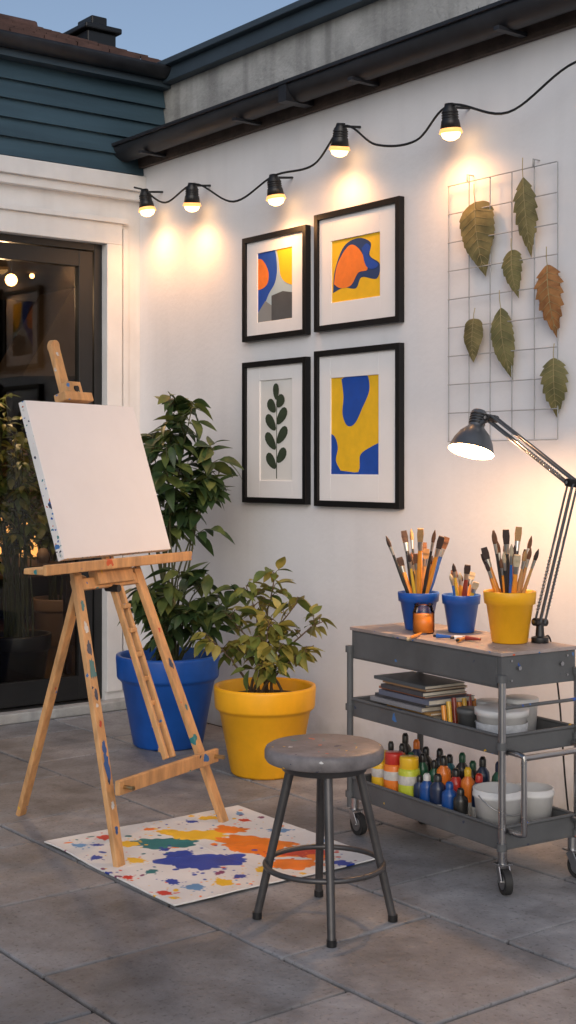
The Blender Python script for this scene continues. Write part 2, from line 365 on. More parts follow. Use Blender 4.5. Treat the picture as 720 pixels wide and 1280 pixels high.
w.box((-4.45,pp.y-.74,.01),(-4.1,pp.y-.70,1.6),M_shelfi); w.box((-4.45,pp.y+.6,.01),(-4.1,pp.y+.64,1.6),M_shelfi)
w.obj(parent=hs)
M_reflbulb=mat('reflected_bulb_glow',(1,.8,.5),.5,emis=(1.,.50,.16),estr=7.)
M_amberglow=mat('amber_reflection_glow',(.8,.5,.2),.7,emis=(1.,.42,.10),estr=1.6)
w=MB('interior_reflection_glows')  # added glows imitating string lights and warm light reflected in the door glass
for (u,v,x,r_) in((14,350,-2.0,.045),(70,328,-3.2,.025),(40,345,-2.8,.02)):
    p=RX(u,v,x); w.sphere(p,r_,M_reflbulb,12); w.cyl((p[0],p[1],p[2]+.03),(p[0],p[1],2.9),.004,M_black,n=6)
p=RX(18,668,-3.4); w.lathe([(.20,-.18),(.14,.16)],p,M_amberglow,n=24); w.cyl((p.x,p.y,.012),(p.x,p.y,p.z),.012,M_black); w.cyl((p.x,p.y,.012),(p.x,p.y,.03),.12,M_black)
w.obj(parent=hs)
def plight(name,loc,e,col,rad=.03,parent=None):
    l=bpy.data.lights.new(name,'POINT'); l.energy=e; l.color=col; l.shadow_soft_size=rad
    o=bpy.data.objects.new(name,l); S.collection.objects.link(o); o.location=loc
    if parent: o.parent=parent
    return o
plight('interior_fill',(-1.25,-.35,2.5),62,(1,.62,.32),.1,hs)  # unseen light added to brighten the room and its plants
# ------------------------------------------------------------------ leaves for plants
ML1=leafmat('leaf_dark',(.026,.058,.022),(.07,.12,.035)); ML1b=leafmat('leaf_mid',(.07,.11,.03),(.18,.22,.06))
ML2=leafmat('leaf_olive',(.18,.19,.035),(.42,.36,.09)); ML2b=leafmat('leaf_green',(.07,.12,.03),(.19,.23,.05))
M_stem=mat('stem',(.07,.075,.03),.7,var=.2); M_stem2=mat('stem_brown',(.12,.08,.045),.8,var=.3)
M_soil=mat('soil',(.035,.025,.018),1.,var=.5,scale=30,bump=1.,bscale=80)
def rv(r,z=1.): return Vector((r.gauss(0,1),r.gauss(0,1),r.gauss(0,1)*z)).normalized()
def foliage(mb,base,targets,L0,L1,asp,mats,stemm,seed,twl=(.06,.15),dr=(.15,.55),lim=True):
    r=random.Random(seed)
    for tg in targets:
        p1=Vector(tg[0]); nt_=tg[1]; fr=tg[2]
        b=Vector(base)+Vector((r.uniform(-.07,.07),r.uniform(-.07,.07),0))
        mid=b.lerp(p1,.5)+Vector(((b-p1).x*.22,(b-p1).y*.22,.04))+rv(r)*.03
        pts=[(b*(1-t)**2+mid*2*t*(1-t)+p1*t*t)+rv(r)*.004 for t in [q/12 for q in range(13)]]
        mb.tube(pts,.0075,stemm,6,.0022)
        for q in range(nt_):
            t=fr+(1-fr)*(q+r.random())/nt_; t=min(t,.999); i=int(t*12); p=pts[i].lerp(pts[i+1],t*12-i)
            d=rv(r,.7); d.z=abs(d.z)*.6+.1; d.normalize(); ll=r.uniform(*twl)*(1.1-.5*(t-fr)/(1-fr))
            e=p+d*ll
            if lim: e.y=min(e.y,-.03)
            m=p.lerp(e,.5)+Vector((0,0,.02))
            tw=[p,m,e]; mb.tube(tw,.0022,stemm,5,.0012)
            nl=r.randint(3,6)
            for c in range(nl):
                s_=(c+.6)/nl; pp=p.lerp(m,s_*2) if s_<.5 else m.lerp(e,s_*2-1)
                side=d.cross(Vector((0,0,1)))*(1 if c%2 else -1)
                ld=(d*.6+side*.8+rv(r)*.45+Vector((0,0,-.45))).normalized()
                if c==nl-1: ld=(d+rv(r)*.3-Vector((0,0,.4))).normalized()
                nn=Vector((0,0,1))+rv(r)*.55
                L=r.uniform(L0,L1)
                if lim and pp.y+ld.y*L>-.01: ld.y=-abs(ld.y)
                mb.leaf(pp,ld,nn,L,L*asp*r.uniform(.8,1.15),r.choice(mats),droop=r.uniform(*dr),fold=r.uniform(.05,.22),pw=r.uniform(.72,.9),twist=r.uniform(-.5,.5))
def pot(mb,c,R,H,Rb,m):
    mb.lathe([(0,0),(Rb*.93,0),(Rb,.012),(Rb+(R-Rb)*.7,H*.70),(R*.965,H*.74),(R*.985,H*.745),(R*1.0,H*.77),(R*1.02,H*.97),(R*1.01,H),(R*.95,H),(R*.93,H*.97),(R*.88,H*.86)],c,m,n=64)
    mb.lathe([(R*.9,H*.86),(R*.6,H*.88),(.0,H*.89)],c,M_soil,n=40)
M_blue=mat('blue_glaze',(.010,.10,.46),.38,var=.22,scale=5,bump=.05,bscale=30,streak=.15); M_yel=mat('yellow_glaze',(.90,.44,.010),.42,var=.14,scale=5,bump=.05,bscale=30,streak=.08)
pb=W(-.60,6.76)
mb=MB('tall_potted_plant'); pot(mb,pb,.255,.455,.175,M_blue)
T=D3
foliage(mb,pb+Vector((0,0,.40)),[
 (T(212,496,6.8),12,.78),(T(240,505,6.7),8,.80),(T(190,540,6.9),8,.76),(T(268,558,6.7),11,.76),(T(208,555,6.65),8,.74),(T(234,590,6.85),8,.72),
 (T(276,588,6.75),9,.78),(T(180,590,6.8),8,.72),(T(214,625,6.7),7,.70),(T(162,530,7.0),5,.82),(T(170,620,6.7),6,.74),(T(252,626,6.75),5,.76),
 (T(176,735,6.7),7,.4),(T(225,715,6.55),7,.45),(T(262,720,6.7),8,.45),(T(302,735,6.65),7,.5),(T(200,765,6.5),6,.3),(T(245,765,6.5),7,.3),(T(160,755,6.7),6,.4),(T(290,765,6.55),6,.4)],
 .085,.15,.46,[ML1,ML1,ML1b],M_stem,11,(.05,.13))
mb.obj()
py=W(-.105,6.14)
mb=MB('shrub_in_yellow_pot'); pot(mb,py,.228,.40,.155,M_yel)
foliage(mb,py+Vector((0,0,.34)),[
 (T(280,765,6.15),6,.55),(T(308,732,6.15),6,.6),(T(345,716,6.2),5,.65),(T(372,753,6.1),7,.55),(T(404,776,6.0),6,.62),(T(296,810,5.98),6,.5),
 (T(384,813,5.95),7,.5),(T(336,775,6.0),5,.55),(T(260,798,6.1),6,.6),(T(350,810,5.95),4,.45),(T(322,830,5.93),4,.45)],
 .06,.105,.52,[ML2,ML2,ML2b],M_stem2,23,(.05,.12))
mb.obj()
mb=MB('interior_plant'); ip=RX(22,700,-.75); ip.z=.012
pot(mb,ip,.2,.36,.15,M_black)
foliage(mb,ip+Vector((0,0,.3)),[(RX(rnd.uniform(-25,48),rnd.uniform(485,660),-.75+rnd.uniform(-.22,.2)),8,.5) for _ in range(22)],.06,.10,.45,[ML2b,ML2b,ML2],M_stem,31,lim=False)
mb.obj(parent=hs)
mb=MB('interior_plant_large'); ip=RX(72,700,-2.6); ip.z=.012
pot(mb,ip,.2,.36,.15,M_stair)
foliage(mb,ip+Vector((0,0,.3)),[(RX(rnd.uniform(45,105),rnd.uniform(500,640),-2.6+rnd.uniform(-.3,.3)),7,.5) for _ in range(12)],.09,.16,.4,[ML2b,ML1b],M_stem,37,lim=False)
mb.obj(parent=hs)
# ------------------------------------------------------------------ string lights
M_cable=mat('black_rubber',(.012,.012,.012),.6)
M_glow=mat('string_bulb',(1,.85,.6),.4,emis=(1.,.56,.20),estr=7.)
M_skirt=mat('halo_glow_skirt',(.5,.3,.12),.3,emis=(1.,.42,.12),estr=1.6)  # rim given its own emission to imitate the orange halo round the bulb
sl_=MB('string_lights')
LP=[(181,240,-.15),(240,232,.25),(342,222,-.1),(426,158,.35),(562,134,.05)]
off=.12
cp=[WL(168,236,off),WL(181,240,off),WL(207,255,off),WL(244,232,off),WL(292,254,off),WL(342,222,off),WL(392,208,off),WL(430,160,off),WL(470,183,off),WL(520,178,off),WL(562,134,off),WL(635,143,off),WL(720,80,off),WL(830,60,off),WL(900,10,off)]
sl_.tube([c+Vector((0,0,.008)) for c in spline(cp,10)],.0055,M_cable,6)
lights=[]
for u,v,tl in LP:
    p=WL(u,v,off); ax=Vector((math.sin(tl)*-.6,.10,-1)).normalized()
    sl_.lathe([(0,-.015),(.02,-.015),(.024,0),(.032,.012),(.034,.05),(.038,.056),(.044,.090),(.0,.091)],p,M_black,axis=ax,n=28)
    sl_.lathe([(.044,.090),(.051,.108),(.048,.109),(.040,.092)],p,M_skirt,axis=ax,n=28)
    for q in range(3): sl_.lathe([(.0335,.018+q*.011),(.036,.020+q*.011),(.036,.024+q*.011),(.0335,.026+q*.011)],p,M_black,axis=ax,n=24)
    sl_.lathe([(0,.08),(.030,.094),(.040,.102),(.041,.114),(.034,.128),(.016,.138),(0,.140)],p,M_glow,axis=ax,n=20)
    sl_.cyl(p+Vector((0,.0,.0)),p+Vector((0,off-.001,.015)),.006,M_black,n=8)
    lights.append((p+ax*.190,ax))
so_=sl_.obj()
for p,ax in lights:
    l=bpy.data.lights.new('string_light_glow','SPOT'); l.energy=8.5; l.color=(1.,.47,.17); l.shadow_soft_size=.045; l.spot_size=math.radians(172); l.spot_blend=1.
    o=bpy.data.objects.new('string_light_glow',l); S.collection.objects.link(o); o.location=p-Vector((0,.05,0)); o.rotation_euler=(ax+Vector((0,.1,0))).to_track_quat('-Z','Y').to_euler(); o.parent=so_
# ------------------------------------------------------------------ framed pictures
M_mat=mat('mat_board',(.84,.84,.85),.9,var=.03,spec=.2); M_back=mat('art_paper',(.78,.78,.76),.9,var=.04,spec=.2)
AB=mat('art_blue',(.010,.075,.42),.75,var=.12,scale=20); AY=mat('art_yellow',(.88,.52,.015),.75,var=.08,scale=20); AO=mat('art_orange',(.88,.22,.03),.75,var=.1,scale=20)
ALB=mat('art_pale_blue',(.42,.55,.62),.8,var=.1); AGr=mat('art_grey',(.08,.09,.10),.8,var=.2); AN=mat('art_navy',(.015,.05,.16),.8,var=.1); AG=mat('art_leaf_green',(.035,.055,.03),.8,var=.3,scale=30)
AGl=mat('art_mid_grey',(.25,.27,.28),.8,var=.1)
M_frame=mat('black_frame',(.007,.007,.008),.4,var=.1,spec=.3)
def framed(x0,x1,z0,z1,ax0,ax1,az0,az1,shapes,fw=.028,name='framed_abstract_print'):
    f=MB(name); d=.035
    f.box((x0,-d,z0),(x0+fw,-.002,z1),M_frame); f.box((x1-fw,-d,z0),(x1,-.002,z1),M_frame)
    f.box((x0+fw,-d,z0),(x1-fw,-.002,z0+fw),M_frame); f.box((x0+fw,-d,z1-fw),(x1-fw,-.002,z1),M_frame)
    a,b_=x0+fw,x1-fw; c,e=z0+fw,z1-fw; ym=-.022
    f.box((a,ym,c),(ax0,-.008,e),M_mat); f.box((ax1,ym,c),(b_,-.008,e),M_mat); f.box((ax0,ym,c),(ax1,-.008,az0),M_mat); f.box((ax0,ym,az1),(ax1,-.008,e),M_mat)
    y=-.0155
    for k_,(m,pts,smooth) in enumerate(shapes):
        P=[Vector((ax0+(ax1-ax0)*p[0],0,az0+(az1-az0)*p[1])) for p in pts]
        if smooth: P=spline(P+[P[0]],6)[:-1]
        for q in P:
            q.x=min(max(q.x,ax0),ax1); q.z=min(max(q.z,az0),az1)
        y-=.0004
        f.add([(q.x,y,q.z) for q in P],[tuple(range(len(P)))],m)
    return f.obj(.0015)
full=[(0,0),(1,0),(1,1),(0,1)]
framed(1.063,1.595,2.037,2.575, 1.18,1.47,2.13,2.485,[(ALB,full,0),
  (AB,[(-.1,1.05),(.42,1.05),(.55,.8),(.50,.55),(.30,.38),(.12,.15),(-.1,.05)],1),
  (AO,[(-.1,.92),(.12,.90),(.30,.72),(.28,.55),(.10,.48),(-.1,.52)],1),
  (AY,[(.52,1.05),(1.05,1.05),(1.05,.52),(.85,.50),(.66,.62),(.60,.85)],1),
  (AGl,[(0,0),(.40,0),(.40,.22),(.22,.30),(0,.14)],0),(AGr,[(.40,0),(1,0),(1,.36),(.72,.40),(.40,.36)],0)])
framed(1.658,2.269,2.043,2.61, 1.775,2.125,2.175,2.47,[(AY,full,0),
  (AN,[(.02,.16),(.06,.52),(.25,.88),(.55,.97),(.80,.86),(.78,.66),(.98,.50),(.92,.28),(.62,.34),(.5,.18),(.25,.22)],1),
  (AO,[(.04,.30),(.12,.62),(.36,.88),(.58,.78),(.74,.46),(.55,.42),(.40,.24),(.18,.22)],1),
  (AB,[(.62,.80),(.72,.86),(.80,.78),(.76,.66),(.95,.50),(.84,.44),(.70,.52)],1)])
sh=[(M_back,full,0),(AG,[(.49,.02),(.52,.02),(.515,.4),(.525,.9),(.505,.9),(.495,.4)],0)]
def bleaf(cx,cy,ang,L,wd):
    pts=[]
    for i in range(14):
        t=i/14*2*math.pi; a=L*.5*(1-math.cos(t)); b=wd*.5*math.sin(t)*(1-.25*math.cos(t))
        pts.append((cx+(a*math.cos(ang)-b*math.sin(ang))*1.5,cy+(a*math.sin(ang)+b*math.cos(ang))*.75))
    return (AG,pts,0)
for yv,sd,L in((.12,-1,.27),(.18,1,.25),(.31,-1,.30),(.37,1,.29),(.50,-1,.28),(.56,1,.28),(.68,-1,.22),(.73,1,.20)):
    sh.append(bleaf(.505+sd*.02,yv,math.radians(90-sd*44),L,.15))
sh.append(bleaf(.51,.80,math.radians(92),.22,.12))
framed(1.063,1.595,1.205,1.93, 1.20,1.47,1.32,1.83,sh,name='framed_botanical_print')
framed(1.658,2.269,1.20,1.95, 1.77,2.115,1.355,1.815,[(AY,full,0),
  (AB,[(.22,.98),(.42,1.05),(.72,1.04),(.80,.86),(.66,.68),(.50,.52),(.34,.50),(.24,.62),(.26,.8)],1),
  (AB,[(-.1,.42),(.06,.40),(.14,.28),(.10,.14),(.22,.02),(.3,-.1),(-.1,-.1)],1),
  (AB,[(1.1,.34),(.84,.28),(.62,.20),(.60,.06),(.5,-.1),(1.1,-.1)],1),
  (AB,[(0,0),(1,0),(1,.04),(.5,.02),(0,.05)],0)])
# ------------------------------------------------------------------ wire grid with leaves
M_wire=mat('grey_wire',(.38,.39,.40),.45,var=.05)
gr=MB('wire_grid_with_leaves'); gx0,gx1,gz0,gz1=2.58,3.19,1.50,2.60
for i in range(6):
    x=gx0+(gx1-gx0)*i/5; gr.cyl((x,-.03,gz0),(x,-.03,gz1+(.03 if i in(1,4) else 0)),.0024,M_wire,n=6)
for j in range(10):
    z=gz0+(gz1-gz0)*j/9; gr.cyl((gx0,-.035,z),(gx1,-.035,z),.0024,M_wire,n=6)
for x in (gx0+.12,gx1-.12):
    gr.tube([(x,-.001,gz1+.03),(x,-.04,gz1+.03),(x,-.04,gz1+.0)],.003,M_wire,6)
DL=leafmat('dried_leaf_olive',(.12,.105,.04),(.25,.21,.085),.65,18,.08); DL2=leafmat('dried_leaf_green',(.10,.10,.035),(.22,.195,.075),.65,18,.08); DL3=leafmat('dried_leaf_brown',(.22,.09,.028),(.44,.21,.07),.6,18,.08)
M_vein=mat('leaf_vein',(.36,.30,.15),.7)
def dleaf(u0,v0,u1,v1,wpx,m,wa=.55,wb_=.95,teeth=9,se=.12,curl=.1,yaw=0.,depth=.05,bend=0.):
    a=WL(u0,v0,depth); b=WL(u1,v1,depth); d0=b-a; L=d0.length; d=d0.normalized()
    wd=wpx*5.5/F*1.02
    nn=Vector((math.sin(yaw),-math.cos(yaw),0)); nn=(nn-d*nn.dot(d)).normalized(); sd=d.cross(nn)
    n_=72; k_=4; vs=[]; r=random.Random(int(u0+v0)); fold=-.10
    ph=r.uniform(0,6); tm=wa/(wa+wb_); mxw=tm**wa*(1-tm)**wb_
    def wid(t): return (t**wa*(1-t)**wb_)/mxw*wd/2+.0003
    def P(t,s,lift=0.):
        w=wid(t)
        zz=fold*abs(s)*w - curl*L*(t-.4)**2 + .05*w*math.sin(t*14+ph+(2 if s>0 else 0))*abs(s) + lift
        return a+d*(L*(t+abs(s)*.05*t*(1-t)))+sd*(w*s+bend*L*t*(1-t))+nn*zz
    for j in range(n_+1):
        t=j/n_
        saw=(t*teeth)%1.0          # forward-pointing teeth
        for s in range(-k_,k_+1):
            ss=s/k_
            if abs(s)==k_: ss*=1-se*(1-saw)
            vs.append(P(t,ss))
    m_=2*k_+1
    gr.add(vs,[(j*m_+i,j*m_+i+1,(j+1)*m_+i+1,(j+1)*m_+i) for j in range(n_) for i in range(m_-1)],m,True)
    gr.tube([P(0,0,.001)-d*L*.24+Vector((.006,0,0)),P(0,0,.001)-d*L*.1]+[P(t/10,0,.0014) for t in range(0,11)],.0019,M_vein,5,.0007)
    for q in range(1,9):
        t=q*.10
        for s in(-1,1): gr.tube([P(t,0,.0012),P(t+.05,s*.45,.0012),P(min(.97,t+.10),s*.88,.0010)],.0011,M_vein,4,.0005)
dleaf(592,252,603,345,58,DL,.42,1.10,11,.07,.2,.1,.05,.05)
dleaf(651,220,658,320,34,DL,.85,1.25,7,.24,.4,.3,.06,-.10)
dleaf(638,312,645,372,31,DL2,.5,1.2,6,.16,.3,.2,.05,.08)
dleaf(681,330,691,424,42,DL3,.6,1.2,7,.34,.4,.2,.06,-.04)
dleaf(591,398,589,453,35,DL,.40,1.0,7,.05,.2,0,.05)
dleaf(624,384,637,475,33,DL2,.75,1.25,10,.10,.3,.3,.05,.09)
dleaf(690,447,692,522,38,DL2,.6,1.15,7,.24,.4,.3,.05,-.08)
gr.obj()
# ------------------------------------------------------------------ drop cloth
c0=Vector((-.90,4.985)); ex=Vector((.60,-.80)).normalized(); ey=Vector((.80,.60)).normalized()
SX,SY=.90,.87
nxg,nyg=340,330
gx,gy=np.meshgrid(np.linspace(0,SX,nxg),np.linspace(0,SY,nyg))
col=np.ones((nyg,nxg,3))*np.array([.77,.77,.76])
rs=np.random.RandomState(4)
def splat(cx,cy,r,c,ir=.35,asp=1.,rot=0.,drops=6):
    global col
    for q in range(drops+1):
        if q==0: x,y,rr,a_=cx,cy,r,asp
        else:
            an=rs.uniform(0,6.28); dd=r*rs.uniform(1.1,2.2); x,y,rr,a_=cx+math.cos(an)*dd*asp,cy+math.sin(an)*dd,r*rs.uniform(.05,.2),1.
        dx=gx-x; dy=gy-y; X=(dx*math.cos(rot)+dy*math.sin(rot))/a_; Y=-dx*math.sin(rot)+dy*math.cos(rot)
        R_=np.hypot(X,Y); A=np.arctan2(Y,X); rad=np.ones_like(A); K=3 if rr<.012 else 14
        for kk in range(1,K): rad+=ir/kk**.6*.5*np.sin(A*kk+rs.uniform(0,6.28))*rs.uniform(.3,1)
        m_=np.clip((rad*rr-R_)/.002+.5,0,1)[...,None]
        tone=1+.18*rs.uniform(-1,1)*np.sin(gx*40+rs.uniform(0,6))[...,None]*np.sin(gy*33+rs.uniform(0,6))[...,None]
        col=col*(1-m_)+np.array(c)*tone*m_
def cl(u,v):
    D=CAMZ*F/(v-581); p=Vector(((u-360)/F*D,D))-c0; return p.dot(ex),p.dot(ey)
cB=(.008,.05,.38);cY=(.86,.52,.02);cO=(.92,.22,.012);cR=(.66,.045,.025);cG=(.006,.17,.19);cP=(.2,.03,.12);cL=(.12,.30,.55)
for i in range(150):
    c=[cB,cY,cO,cR,cG,cP,cL,cY,cO][rs.randint(9)]; splat(rs.uniform(0,SX),rs.uniform(0,SY),abs(rs.normal(0,.006))+.0015,c,.5,rs.uniform(.7,1.8),rs.uniform(0,3),0)
for u,v,r,c,a,ro in((198,1057,.075,cG,1.5,.9),(252,1048,.070,cY,1.5,.9),(310,1058,.090,cO,1.6,.6),(335,1066,.080,cO,1.3,.5),(378,1068,.062,cR,1.3,.6),(367,1084,.060,cO,1.4,.8),(235,1078,.085,cB,1.3,.9),(280,1076,.07,cB,1.4,.6),(222,1070,.040,cB,1.4,.9),(258,1084,.05,cB,1.2,.3),
   (290,1040,.045,cO,1.5,.9),(215,1043,.035,cY,1.5,.9),(160,1058,.035,cY,1.3,.9),(130,1050,.03,cR,1,0),(172,1078,.03,cY,1.2,0),(280,1105,.028,cY,1.4,0),(330,1090,.03,cY,1.3,0),
   (215,1105,.022,cB,1.3,0),(245,1112,.028,cL,1.3,0),(120,1075,.022,cB,1,0),(205,1120,.022,cR,1.2,0),(160,1100,.02,cR,1,0),(400,1075,.035,cO,1.5,.9),(425,1082,.028,cB,1.2,.9),(350,1040,.03,cL,1.3,.9),(262,1025,.03,cY,1.3,.9),(240,1030,.02,cB,1,0),(185,1040,.02,cO,1,0),(305,1028,.022,cR,1,0),(100,1060,.025,cL,1,0),(395,1060,.03,cY,1,0),(300,1098,.022,cB,1,0),(190,1092,.022,cG,1,0)):
    x,y=cl(u,v); splat(x,y,r,c,.42,a,ro,9)
zz=np.zeros_like(gx)
for i in range(nyg):
    for j in range(nxg):
        zz[i,j]=.0085+.003*mnoise.noise((gx[i,j]*4,gy[i,j]*4,0))+.0009*mnoise.noise((gx[i,j]*18,gy[i,j]*18,3))
edge=np.minimum(np.minimum(gx,SX-gx),np.minimum(gy,SY-gy))
zz+=np.clip(1-edge/.04,0,1)**2*.002*(1+np.sin(gx*13+gy*9))
zz+=.0016*np.exp(-((gx-SX*.5)/.006)**2)+.0016*np.exp(-((gy-SY*.5)/.006)**2)
PX=c0.x+ex.x*gx+ey.x*(gy+.003*np.sin(gx*8)); PY=c0.y+ex.y*gx+ey.y*(gy+.003*np.sin(gx*8))
rx,ry=PX+.864,PY-7.884
V=np.stack([rx*sA-ry*cA,rx*cA+ry*sA,zz],-1).reshape(-1,3)
idx=np.arange(nxg*nyg).reshape(nyg,nxg)
Fq=np.stack([idx[:-1,:-1],idx[:-1,1:],idx[1:,1:],idx[1:,:-1]],-1).reshape(-1,4)
me=bpy.data.meshes.new('paint_drop_cloth'); me.from_pydata(V.tolist(),[],Fq.tolist())
ca=me.color_attributes.new('paint','FLOAT_COLOR','POINT'); ca.data.foreach_set('color',np.concatenate([col.reshape(-1,3),np.ones((nxg*nyg,1))],1).ravel())
me.materials.append(attrmat('painted_canvas','paint',.55,var=.06,scale=6,bump=.15,bscale=300)); me.polygons.foreach_set('use_smooth',[True]*len(me.polygons))
o=bpy.data.objects.new('paint_drop_cloth',me); S.collection.objects.link(o)
sd_=o.modifiers.new('thick','SOLIDIFY'); sd_.thickness=.005; sd_.offset=-1
# ------------------------------------------------------------------ easel + canvas
M_wood=mat('easel_wood',(.60,.33,.14),.5,var=.35,scale=9,bump=.12,bscale=60,specks=.07,sscale=17.,stretch=(3,3,.5))
def E(L,t,z): return W(-.416-.864*t+.503*L, 4.98+.503*t+.864*L, z)
fv=(W(.503,.864)-W(0,0)).normalized(); bv=(W(-.864,.503)-W(0,0)).normalized()
lean=.326
def tt(z): return .337+(z-1.034)*lean
up=(bv*lean+Vector((0,0,1))).normalized(); nf=fv.cross(up).normalized()
if nf.dot(bv)>0: nf=-nf
ea=MB('wooden_easel')
ea.beam(E(-.335,.0,0.0),E(-.175,tt(1.0),1.0),.045,.022,fv,M_wood)
ea.beam(E(.335,.0,0.0),E(.19,tt(1.0),1.0),.045,.022,fv,M_wood)
ea.beam(E(.04,.78,0.0),E(-.10,tt(.98)+.04,.98),.042,.022,fv,M_wood)
ea.beam(E(-.32,tt(.27)-.065,.27),E(.315,tt(.27)-.065,.27),.052,.02,Vector((0,0,1)),M_wood)
for s_ in(-.022,.022):
    ea.beam(E(.06+s_,tt(.30)-.03,.30),E(.06+s_,tt(1.02)+.02,1.02),.017,.024,fv,M_wood)
for z in(.33,.42,.5,.59,.68,.77,.86): ea.beam(E(.04,tt(z)-.01,z),E(.08,tt(z)-.01,z),.018,.02,Vector((0,0,1)),M_wood)
ea.beam(E(.08,tt(.95)+.035,.95),E(.08,tt(1.87)+.035,1.87),.052,.022,fv,M_wood)
ea.cyl(E(.08,tt(1.87)+.024,1.87),E(.08,tt(1.87)+.046,1.87),.026,M_wood)
ea.obox(E(.08,tt(1.66)-.0,1.662),fv*.085,nf*.03,up*.018,M_wood); ea.obox(E(.08,tt(1.70),1.70),fv*.04,nf*.022,up*.024,M_wood)
ea.cyl(E(.08,tt(1.70)-.03,1.70),E(.08,tt(1.7)-.0,1.70),.012,M_black)
hn=Vector((nf.x,nf.y,0)).normalized()
ea.obox(E(.03,tt(1.022)-.02,1.022),fv*.455,hn*.045,Vector((0,0,.011)),M_wood)
ea.obox(E(.03,tt(1.022)-.072,1.028),fv*.455,hn*.008,Vector((0,0,.019)),M_wood)
ea.obox(E(.03,tt(.965)+.0,.975),fv*.11,nf*.022,up*.03,M_wood)
ea.obox(E(.0,tt(.94)+.01,.955),fv*.2,nf*.012,up*.022,M_wood)
ea.beam(E(-.12,tt(.95)+.02,.94),E(.0,.5,.72),.02,.008,fv,M_black)
ea.cyl(E(.02,tt(.93)-.03,.93),E(.02,tt(.93)+.03,.93),.014,M_black)
for L_,z_ in((-.29,.27),(.29,.27)): ea.cyl(E(L_,tt(z_)-.115,z_),E(L_,tt(z_)-.05,z_),.008,M_brass,n=12)
def smear(L0,t0,z0,L1,t1,z1,f,ln,wd_,c):
    a=E(L0,t0,z0); b_=E(L1,t1,z1); d=(b_-a).normalized(); p=a.lerp(b_,f); nrm=fv.cross(d).normalized()
    if nrm.dot(bv)>0: nrm=-nrm
    r=random.Random(int(f*1000)+int(ln*9999)); K=18; pts=[]
    for i in range(K):
        an=2*math.pi*i/K; k_=1+r.uniform(-.3,.3); pts.append(p+nrm*.0118+d*math.cos(an)*ln*k_+fv*max(-.0175,min(.0175,math.sin(an)*wd_*k_)))
    ea.add(pts,[tuple(range(K))],c)
PBl=mat('dried_paint_blue',(.03,.10,.30),.4); PNv=mat('dried_paint_navy',(.03,.05,.10),.4); PWh=mat('dried_paint_white',(.6,.6,.58),.5); PRe=mat('dried_paint_red',(.5,.06,.03),.4); PTe=mat('dried_paint_teal',(.05,.18,.2),.4)
lg1=(-.335,.0,0.0,-.175,tt(1.0),1.0); lg2=(.335,.0,0.0,.19,tt(1.0),1.0)
for f,ln,wd_,c in((.33,.050,.014,PBl),(.39,.028,.010,PBl),(.66,.040,.014,PTe),(.73,.026,.012,PNv),(.57,.022,.010,PNv),(.20,.014,.008,PWh),(.12,.014,.008,PBl),(.80,.024,.010,PWh),(.47,.013,.007,PRe),(.88,.020,.009,PTe),(.28,.012,.007,PNv)): smear(*lg1,f,ln,wd_,c)
for f,ln,wd_,c in((.25,.012,.007,PWh),(.45,.014,.007,PTe),(.62,.024,.010,PNv),(.75,.01,.006,PRe)): smear(*lg2,f,ln,wd_,c)
ea.obj(.004)
M_canvas=mat('primed_canvas',(.82,.81,.82),.9,var=.03,scale=5,bump=.12,bscale=500)
M_cedge=mat('canvas_edge',(.70,.69,.69),.9,var=.1,specks=.35,sscale=26.)
cv=MB('blank_canvas')
cc=E(.085,tt(1.335)-.006,1.342); hw,hh=.335,.307
cv.obox(cc+nf*.004,fv*hw,nf*.016,up*hh,M_cedge)
cv.obox(cc+nf*.0205,fv*(hw-.001),nf*.0007,up*(hh-.001),M_canvas)
cv.obj(.003)
# ------------------------------------------------------------------ stool
M_seat=mat('stool_seat',(.19,.175,.18),.5,var=.45,scale=12,bump=.2,bscale=40,specks=.06); M_steel=mat('stool_steel',(.10,.096,.098),.4,metal=.6,var=.3,scale=10)
sc=W(.112,4.15); st=MB('round_stool')
zt_=.540
st.lathe([(0,zt_-.05),(.165,zt_-.05),(.178,zt_-.046),(.184,zt_-.036),(.184,zt_-.016),(.180,zt_-.006),(.170,zt_),(0,zt_)],sc,M_seat,n=64)
st.lathe([(0,zt_-.075),(.13,zt_-.075),(.135,zt_-.05)],sc,M_steel,n=40)
for X,Y in((.127,3.925),(-.095,4.17),(.322,4.145),(.100,4.385)):
    ft=W(X,Y); d=(ft-sc); tp=sc+d*.48+Vector((0,0,zt_-.055))
    st.cyl(ft+Vector((0,0,.01)),tp,.0125,M_steel,r1=.0145,n=16); st.cyl(ft,ft+Vector((0,0,.02)),.015,M_black,n=16)
ring=[]
for i in range(49):
    a=2*math.pi*i/48; ring.append(sc+Vector((math.cos(a)*.182,math.sin(a)*.182,.175)))
st.tube(ring,.0085,M_steel,10)
st.obj(.001)
# ------------------------------------------------------------------ cart
bx=(W(.843,.537)-W(0,0)).normalized(); ayv=(W(-.537,.843)-W(0,0)).normalized(); o0=W(.70,4.42)
MC=Matrix(((bx.x,ayv.x,0,o0.x),(bx.y,ayv.y,0,o0.y),(0,0,1,0),(0,0,0,1)))
CWd,CL=.33,.85
M_cart=mat('grey_powdercoat',(.10,.105,.110),.5,var=.25,scale=6,bump=.04,bscale=120,specks=.015); M_chrome=mat('steel_tube',(.42,.42,.43),.28,metal=1.,var=.1)
M_top=mat('stained_tabletop',(.36,.30,.28),.55,var=.4,scale=7,bump=.1,specks=.10); M_rub=mat('rubber',(.02,.02,.02),.6)
ct=MB('utility_cart',MC)
ct.box((0,0,.665),(CWd,CL,.772),M_cart); ct.box((-.006,-.006,.772),(CWd+.006,CL+.006,.784),M_top)
ct.box((-.0035,.02,.672),(0,CL-.02,.765),M_cart)
